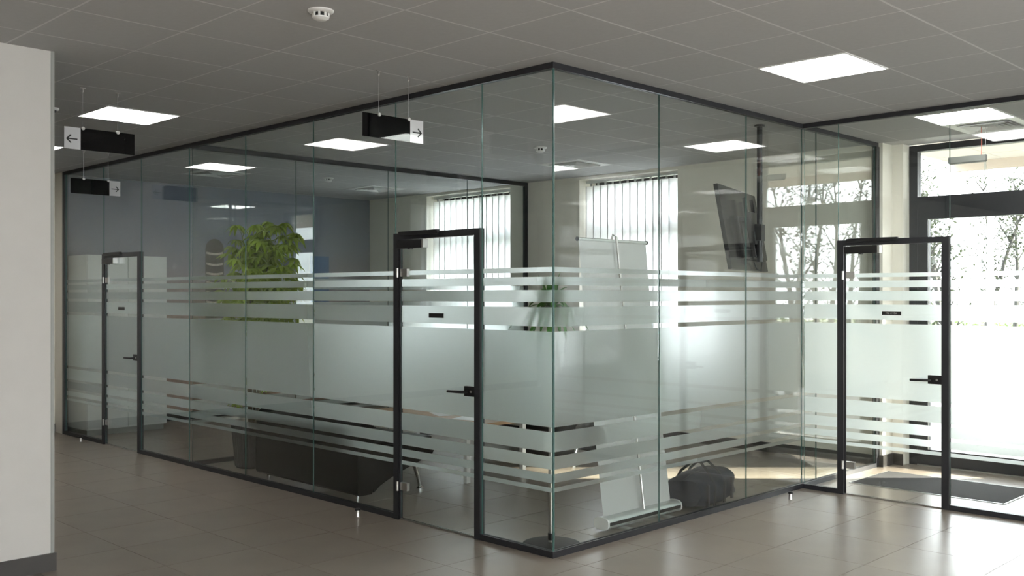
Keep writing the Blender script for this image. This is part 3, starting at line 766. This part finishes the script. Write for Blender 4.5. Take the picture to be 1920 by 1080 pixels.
# ------------------------------------------------------------------ plants
def leaflet(L, W, droop, n=5):
    vs = []; fs = []
    for i in range(n+1):
        f_ = i/n; w_ = W*math.sin(PI*min(1, f_*0.93+0.05))**0.8*(1-0.35*f_)
        x = L*f_; z = -droop*f_*f_
        vs += [(x, -w_/2, z+0.15*w_), (x, 0, z), (x, w_/2, z+0.15*w_)]
    for i in range(n):
        for j in range(2): fs.append((i*3+j, (i+1)*3+j, (i+1)*3+j+1, i*3+j+1))
    return vs, fs
def whorl(nl, L, W, droop, seed):
    r = random.Random(seed); mb = MB()
    for k in range(nl):
        a = 2*PI*k/nl+r.uniform(-0.15, 0.15); l_ = L*r.uniform(0.8, 1.1)
        vs, fs = leaflet(l_, W, droop*r.uniform(0.7, 1.3)); up = r.uniform(0.15, 0.45)
        c, s = math.cos(a), math.sin(a)
        mb.add([((x*math.cos(up))*c-y*s, (x*math.cos(up))*s+y*c, z+x*math.sin(up)*0.4) for x, y, z in vs], fs)
    return mb.mesh('leaf', 'leaf', True)
sp = thing('umbrella_plant', 'tall bushy umbrella plant in a dark ribbed planter behind the corridor glass', 'potted plant', (0.41, 4.28, 0))
pt_ = MB(); nrib = 36; prof = [(0.135, 0.0), (0.15, 0.02), (0.175, 0.30), (0.19, 0.40), (0.175, 0.40), (0.168, 0.36)]
vs = []; fs = []
for r, z in prof:
    for j in range(nrib*2):
        q = r*(1-(0.035 if j % 2 else 0)); a = 2*PI*j/(nrib*2); vs.append((q*math.cos(a), q*math.sin(a), z))
N2 = nrib*2
for i in range(len(prof)-1):
    for j in range(N2): fs.append((i*N2+j, i*N2+(j+1) % N2, (i+1)*N2+(j+1) % N2, (i+1)*N2+j))
fs.append(tuple(range(N2))[::-1]); pt_.add(vs, fs); pt_.build('planter', 'pot', sp, local=True)
MB().lathe([(0.0, 0.355), (0.165, 0.36)], 24, cap=False).build('soil', 'soil', sp, local=True)
rp = random.Random(11)
wh = [whorl(8, 0.120, 0.048, 0.085, s) for s in range(5)]
stems = [(0.03, 0.0, 2.24), (0.00, 0.03, 2.16), (0.03, -0.05, 2.16), (0.01, 0.02, 2.0), (0.05, -0.02, 2.05)]
for sx, sy, top in stems:
    pts = [(sx, sy, 0.35), (sx*1.5+rp.uniform(-.02, .02), sy*1.5+rp.uniform(-.02, .02), 0.9), (sx*2.2, sy*2.2, 1.4), (sx*3.0, sy*3.0, top)]
    MB().tube(pts, [0.014, 0.012, 0.010, 0.006], 8).build('stem', 'bark', sp, True, True)
    nl = 40
    for k in range(nl):
        f_ = (k+0.5)/nl; z = 1.22+(top-1.22)*f_
        g_ = min(1, max(0, (z-0.35)/(top-0.35))); bx_, by_ = sx*(1+2*g_), sy*(1+2*g_)
        a = k*2.4+sx*40; rr = rp.uniform(0.12, 0.40)*(1-0.40*f_*f_)*(0.75+0.25*(z > 1.35))
        tip = (bx_+rr*math.cos(a)*0.8, by_+rr*math.sin(a)*1.1, z+rp.uniform(0.02, 0.16))
        tip = (max(tip[0], -0.20), min(tip[1]-0.08, 0.24), tip[2]+0.03)
        st = MB().tube([(bx_, by_, z-0.06), ((bx_+tip[0])/2, (by_+tip[1])/2, (z+tip[2])/2+0.02), tip], [0.004, 0.003, 0.0025], 5).build('petiole', 'leaf', sp, False, True)
        inst('leaf', wh[k % 5], st, tip, (rp.uniform(-.35, .35), rp.uniform(-.35, .35), rp.uniform(0, 6)), (rp.uniform(.8, 1.15),)*3)
# a low spill of small bright leaves near the pot
for k in range(7):
    a = rp.uniform(0, 6.28); z = 0.62+0.04*k
    inst('leaf', wh[k % 5], sp, (0.16*math.cos(a), 0.2*math.sin(a)-0.05, z), (rp.uniform(-.3, .3), rp.uniform(-.3, .3), a), (0.7,)*3)

ps = thing('plant_stand', 'slim metal plant stand on a round black base at the glass corner', 'plant stand', (0.26, 0.25, 0))
MB().lathe([(0.19, 0.0), (0.19, 0.006), (0.17, 0.012), (0.03, 0.016)], 40).build('base', 'bagtrim', ps, True, True)
MB().tube([(0, 0, 0.012), (0, 0, 1.46)], 0.020, 16).build('pole', 'steel', ps, True, True)
MB().lathe([(0.021, 0.03), (0.024, 0.03), (0.024, 0.075), (0.021, 0.075)], 16).build('collar', 'black', ps, True, True)
MB().lathe([(0.03, 1.455), (0.075, 1.46), (0.075, 1.47), (0.03, 1.47)], 24).build('tray', 'steel', ps, True, True)
dp = thing('strap_leaf_plant', 'small green strap leaved plant on the stand at the glass corner', 'potted plant', (0.26, 0.25, 1.471))
MB().lathe([(0.045, 0), (0.062, 0.09), (0.066, 0.095), (0.060, 0.095), (0.056, 0.08)], 24).build('pot', 'pot', dp, True, True)
MB().lathe([(0.0, 0.082), (0.056, 0.082)], 16, cap=False).build('soil', 'soil', dp, local=True)
for k in range(34):
    a = k*2.39996; f_ = k/34; L = rp.uniform(0.25, 0.33)*(0.72 if min(math.cos(a), math.sin(a)) < -0.55 else 1.0); el = math.radians(86-70*f_**1.25+rp.uniform(-6, 6)); dr = 0.02+0.36*f_**1.3
    mb = MB(); vs = []; n = 8
    for i in range(n+1):
        u_ = i/n; x = L*u_*math.cos(el)+0.02*u_*u_; z = L*u_*math.sin(el)-dr*u_*u_*1.1; w_ = 0.040*math.sin(PI*(0.12+0.88*u_))**0.7
        vs += [(x, -w_/2, z+0.004), (x, 0, z), (x, w_/2, z+0.004)]
    fs = [(i*3+j, (i+1)*3+j, (i+1)*3+j+1, i*3+j+1) for i in range(n) for j in range(2)]
    mb.add(vs, fs); o = mb.build('leaf', 'leaf2', dp, True, True); o.location = (0.012*math.cos(a), 0.012*math.sin(a), 0.085); o.rotation_euler = (0, 0, a)

# ------------------------------------------------------------------ far office wardrobe
wr = thing('wardrobe', 'tall white wardrobe against the back wall of the far office', 'wardrobe', (0.60, 7.60, 0))
WX0, WX1, WY0, WY1, WH = 0.10, 1.07, 7.37, YM-0.016, 2.11
MB().box(WX0, WX1, WY0+0.02, WY1, 0.07, WH).build('carcass', 'offwhite', wr)
MB().box(WX0+0.02, WX1-0.02, WY0+0.05, WY1, 0, 0.07).build('plinth', 'grey', wr)
for k in range(2):
    a = WX0+0.003+k*(WX1-WX0)/2; b = WX0+(k+1)*(WX1-WX0)/2-0.003
    d = MB().box(a, b, WY0, WY0+0.018, 0.075, WH-0.003).build('door', 'offwhite', wr)
    hx = b-0.04 if k == 0 else a+0.04
    MB().tube([(hx, WY0-0.003, 0.98), (hx, WY0-0.03, 0.98), (hx, WY0-0.03, 1.14), (hx, WY0-0.003, 1.14)], 0.006, 8).build('handle', 'steel', d, True)

# ------------------------------------------------------------------ door stops, mat, exit luminaire
for (x, y), lb in zip(((-0.10, 7.05), (-0.155, 1.815), (2.66, -0.157)), ('small steel door stop on the floor by the far office door', 'small steel door stop on the floor by the meeting room door', 'small steel door stop on the floor before the entrance glass')):
    t = thing('door_stop', lb, 'door stop', (x, y, 0), group='steel door stops')
    MB().lathe([(0.017, 0.0), (0.015, 0.004), (0.015, 0.048)], 16).build('post', 'steel', t, True, True)
    MB().lathe([(0.021, 0.048), (0.022, 0.056), (0.014, 0.062)], 16).build('cap', 'black', t, True, True)
mt = thing('entrance_mat', 'dark grey ribbed entrance mat in a metal frame', 'doormat', (4.05, -1.2, 0))
MX0, MX1, MY0, MY1 = 3.66, 4.45, -1.95+0.5, -0.165
g = MB(); nr = 26
MB().box(MX0+0.012, MX1-0.012, MY0+0.012, MY1-0.012, -0.0005, 0.006).build('pile', 'mat', mt)
fr = MB(); 
for a, b, c, d in ((MX0, MX1, MY0, MY0+0.012), (MX0, MX1, MY1-0.012, MY1), (MX0, MX0+0.012, MY0+0.012, MY1-0.012), (MX1-0.012, MX1, MY0+0.012, MY1-0.012)):
    MB().box(a, b, c, d, -0.0005, 0.005).build('frame_strip', 'alu', mt)
ex = thing('exit_luminaire', 'grey linear emergency light hung on wires before the entrance transom', 'emergency light', (4.30, -0.935, 2.79))
MB().bbox(-0.022, 0.022, -0.158, 0.158, 0.0, 0.056, 0.005).build('housing', 'lumgrey', ex, local=True)
MB().box(-0.016, 0.016, -0.15, 0.15, -0.006, 0.0).build('diffuser', 'lumgrey', ex, local=True)
for s in (-1, 1):
    MB().tube([(0, s*0.150, 0.045), (0, s*0.150, H-2.79-0.005)], 0.0018, 6).build('wire', 'cable', ex, local=True)
MB().tube([(0, -0.115, 0.045), (0.003, -0.117, 0.17), (0, -0.115, H-2.79-0.005)], 0.003, 6).build('power_cable', 'red', ex, local=True)

# ------------------------------------------------------------------ outdoors
gd = MB().box(5.25, 60, -45, 45, -0.30, -0.10).build('ground', 'paving'); tag(gd, 'pale paved forecourt outside the entrance', 'ground', kind='structure')
lw = MB().box(12.5, 60, -45, 45, -0.10, -0.07).build('lawn', 'lawn'); tag(lw, 'grass strip beyond the paved forecourt', 'lawn', kind='structure')
cn = thing('canopy', 'cream entrance canopy with panelled soffit outside the transom', 'canopy', (6.4, -1.0, 3.1), kind='structure')
cx0, cx1, cy0, cy1 = 5.25, 7.5, -5.0, 0.4
MB().box(cx0, cx1, cy0, cy1, 3.225, 3.30).build('deck', 'grout', cn)
pm = MB().box(-0.295, 0.295, -0.295, 0.295, 0, 0.012).mesh('soffit_panel', 'soffit')
for i in range(4):
    for j in range(9):
        x = cx0+0.3*0+0.28+0.56*i; y = cy0+0.3+0.6*j
        o = inst('soffit_panel', pm, cn, Vector((x, y, 3.212))-Vector((6.4, -1.0, 3.1)), (0, 0, 0), (0.93, 1, 1))
MB().box(cx1-0.06, cx1, cy0, cy1, 3.10, 3.32).build('fascia', 'fascia', cn)
for y in (-3.6, -1.8, 0.0): MB().box(cx1-0.064, cx1-0.06, y-0.012, y+0.012, 3.10, 3.22).build('fascia_joint', 'grey', cn)

def tree(x, y, h, lean, label, seed, leafy):
    r = random.Random(seed)
    t = thing('street_tree', label, 'tree', (x, y, -0.07), group='slim trees beyond the forecourt')
    tk = MB(); br = MB(); fo = MB()
    def leafcard(p, s):
        a = r.uniform(0, 6.28); b = r.uniform(-1, 1)
        u = Vector((math.cos(a), math.sin(a), b)).normalized()*s; q = Vector((-math.sin(a), math.cos(a), r.uniform(-.6, .6))).normalized()*s*0.5
        p = Vector(p); fo.add([p-u, p+q, p+u, p-q], [(0, 1, 2, 3)])
    p = Vector((0, 0, 0)); d = Vector((lean[0], lean[1], 1)).normalized(); pts = [p.copy()]; n = 9
    for i in range(n):
        d = (d+Vector((r.uniform(-.10, .10), r.uniform(-.10, .10), 0.02))).normalized(); p = p+d*(h/n); pts.append(p.copy())
    R0 = 0.022*h*0.85
    tk.tube(pts, [max(0.012, R0*(1-0.88*i/n)) for i in range(n+1)], 8)
    for i in range(2, n+1):
        for k in range(2 if i > 3 else 1):
            a = r.uniform(0, 2*PI); L = h*r.uniform(0.12, 0.24)*(1.15-0.6*i/n)
            bd = Vector((math.cos(a), math.sin(a), r.uniform(1.1, 2.0))).normalized(); b0 = pts[i]; bp = [b0.copy()]; q = b0.copy()
            for s in range(4):
                bd = (bd+Vector((r.uniform(-.2, .2), r.uniform(-.2, .2), r.uniform(-.05, .2)))).normalized(); q = q+bd*L/4; bp.append(q.copy())
            br.tube(bp, [R0*0.30, R0*0.22, R0*0.16, R0*0.11, R0*0.06], 5)
            for s in (1, 2, 3, 4):
                a2 = r.uniform(0, 2*PI); tw_ = Vector((math.cos(a2), math.sin(a2), r.uniform(0.2, 1))).normalized()*L*0.42
                br.tube([bp[s], bp[s]+tw_*0.6+Vector((0, 0, 0.03)), bp[s]+tw_], [R0*0.10, R0*0.07, R0*0.03], 4)
                for m_ in range(leafy):
                    leafcard(bp[s]+tw_*r.uniform(0.2, 1.2)+Vector((r.gauss(0, .12), r.gauss(0, .12), r.gauss(0, .12))), r.uniform(0.035, 0.075))
    tk.build('trunk', 'treebark', t, True, True); br.build('branches', 'treebark', t, False, True)
    if fo.f: o = fo.build('foliage', 'treeleaf', t, False, True); o['kind'] = 'stuff'
rt_ = random.Random(5)
def bearing(p, d, flip=False):
    P = CAM+FW*d+RT*(d*(p-960)/FPX)
    return (P.x, 0.04-P.y if flip else P.y)
TR = ['first', 'second', 'third', 'fourth', 'fifth', 'sixth', 'seventh', 'eighth']
dirs = [(1748, 17.0), (1778, 19.5), (1806, 22.0), (1836, 24.5), (1864, 27.5), (1898, 30.5)]
refl = [(1478, 16.5), (1498, 19.0), (1518, 21.5), (1538, 24.0), (1562, 26.5), (1584, 29.0), (1602, 31.5)]
for k, (p, d) in enumerate(dirs):
    x, y = bearing(p, d)
    tree(x, y, (3.2+0.055*d)*rt_.uniform(0.92, 1.08), (rt_.uniform(-.08, .08), rt_.uniform(-.20, .20)), 'slim pale tree seen through the entrance door glass, %s from the left' % TR[k], 100+k, 22 if k % 2 else 12)
for k, (p, d) in enumerate(refl):
    x, y = bearing(p, d, True)
    tree(x, y, (3.3+0.06*d)*rt_.uniform(0.92, 1.08), (rt_.uniform(-.08, .08), rt_.uniform(-.20, .20)), 'slim bare tree mirrored in the glass beside the television, %s from the left' % TR[k], 130+k, 6)
lp_ = thing('lamp_post', 'slender pale lamp post outside the entrance door glass', 'lamp post', (10.6, 1.02, -0.10))
MB().tube([(0, 0, 0), (0, 0, 5.5)], [0.05, 0.035], 12).build('post', 'polewhite', lp_, True, True)
MB().lathe([(0.09, 0.0), (0.09, 0.015), (0.05, 0.03)], 16).build('base_plate', 'polewhite', lp_, True, True)
MB().tube([(0, 0, 5.45), (-0.2, 0.1, 5.62), (-0.6, 0.3, 5.66)], [0.03, 0.03, 0.05], 8).build('lamp_head', 'polewhite', lp_, True, True)
hd = thing('hedge', 'low green hedge along the edge of the lawn', 'hedge', (34.0, 0, -0.07))
hb = MB(); rh = random.Random(2)
for k in range(9000):
    y = rh.uniform(-18, 14); x = rh.gauss(0, 0.25); z = rh.uniform(0.0, 0.75)
    s = rh.uniform(0.05, 0.10); a = rh.uniform(0, 6.28); c = Vector((x, y, z)); u = Vector((math.cos(a), math.sin(a), rh.uniform(-1, 1)))*s; q = Vector((-math.sin(a), math.cos(a), 0.3))*s*0.6
    hb.add([c-u, c+q, c+u, c-q], [(0, 1, 2, 3)])
o = hb.build('foliage', 'hedge', hd, False, True); o['kind'] = 'stuff'
hs_ = MB()
for k in range(40): hs_.tube([(0, -18+0.8*k, 0), (0.02, -18+0.8*k, 0.55)], 0.02, 5)
o = hs_.build('stems', 'treebark', hd, False, True); o['kind'] = 'stuff'

# unseen building, added to keep direct sun off the blinded windows
bd = thing('sun_blocking_building', 'unseen pale building added to block the sun from the blinded windows', 'building', (33.0, -23.5, -0.10), math.radians(-45.3), kind='structure')
BW, BD_, BH = 3.8, 5.0, 19.0
MB().box(-BD_, BD_, -BW, BW, 0, BH).build('wall', 'wallwhite', bd, local=True)
MB().box(-BD_-0.25, BD_+0.25, -BW-0.25, BW+0.25, BH, BH+0.3).build('roof', 'grey', bd, local=True)
for fl_ in range(6):
    for k in range(3):
        y = -2.5+2.5*k; z = 1.0+3.05*fl_
        o = MB().box(-BD_-0.04, -BD_, y-0.7, y+0.7, z, z+1.6).build('window', 'winframe', bd, local=True)
        MB().box(-BD_-0.05, -BD_-0.04, y-0.62, y+0.62, z+0.08, z+1.52).build('pane', 'screen', o, local=True)
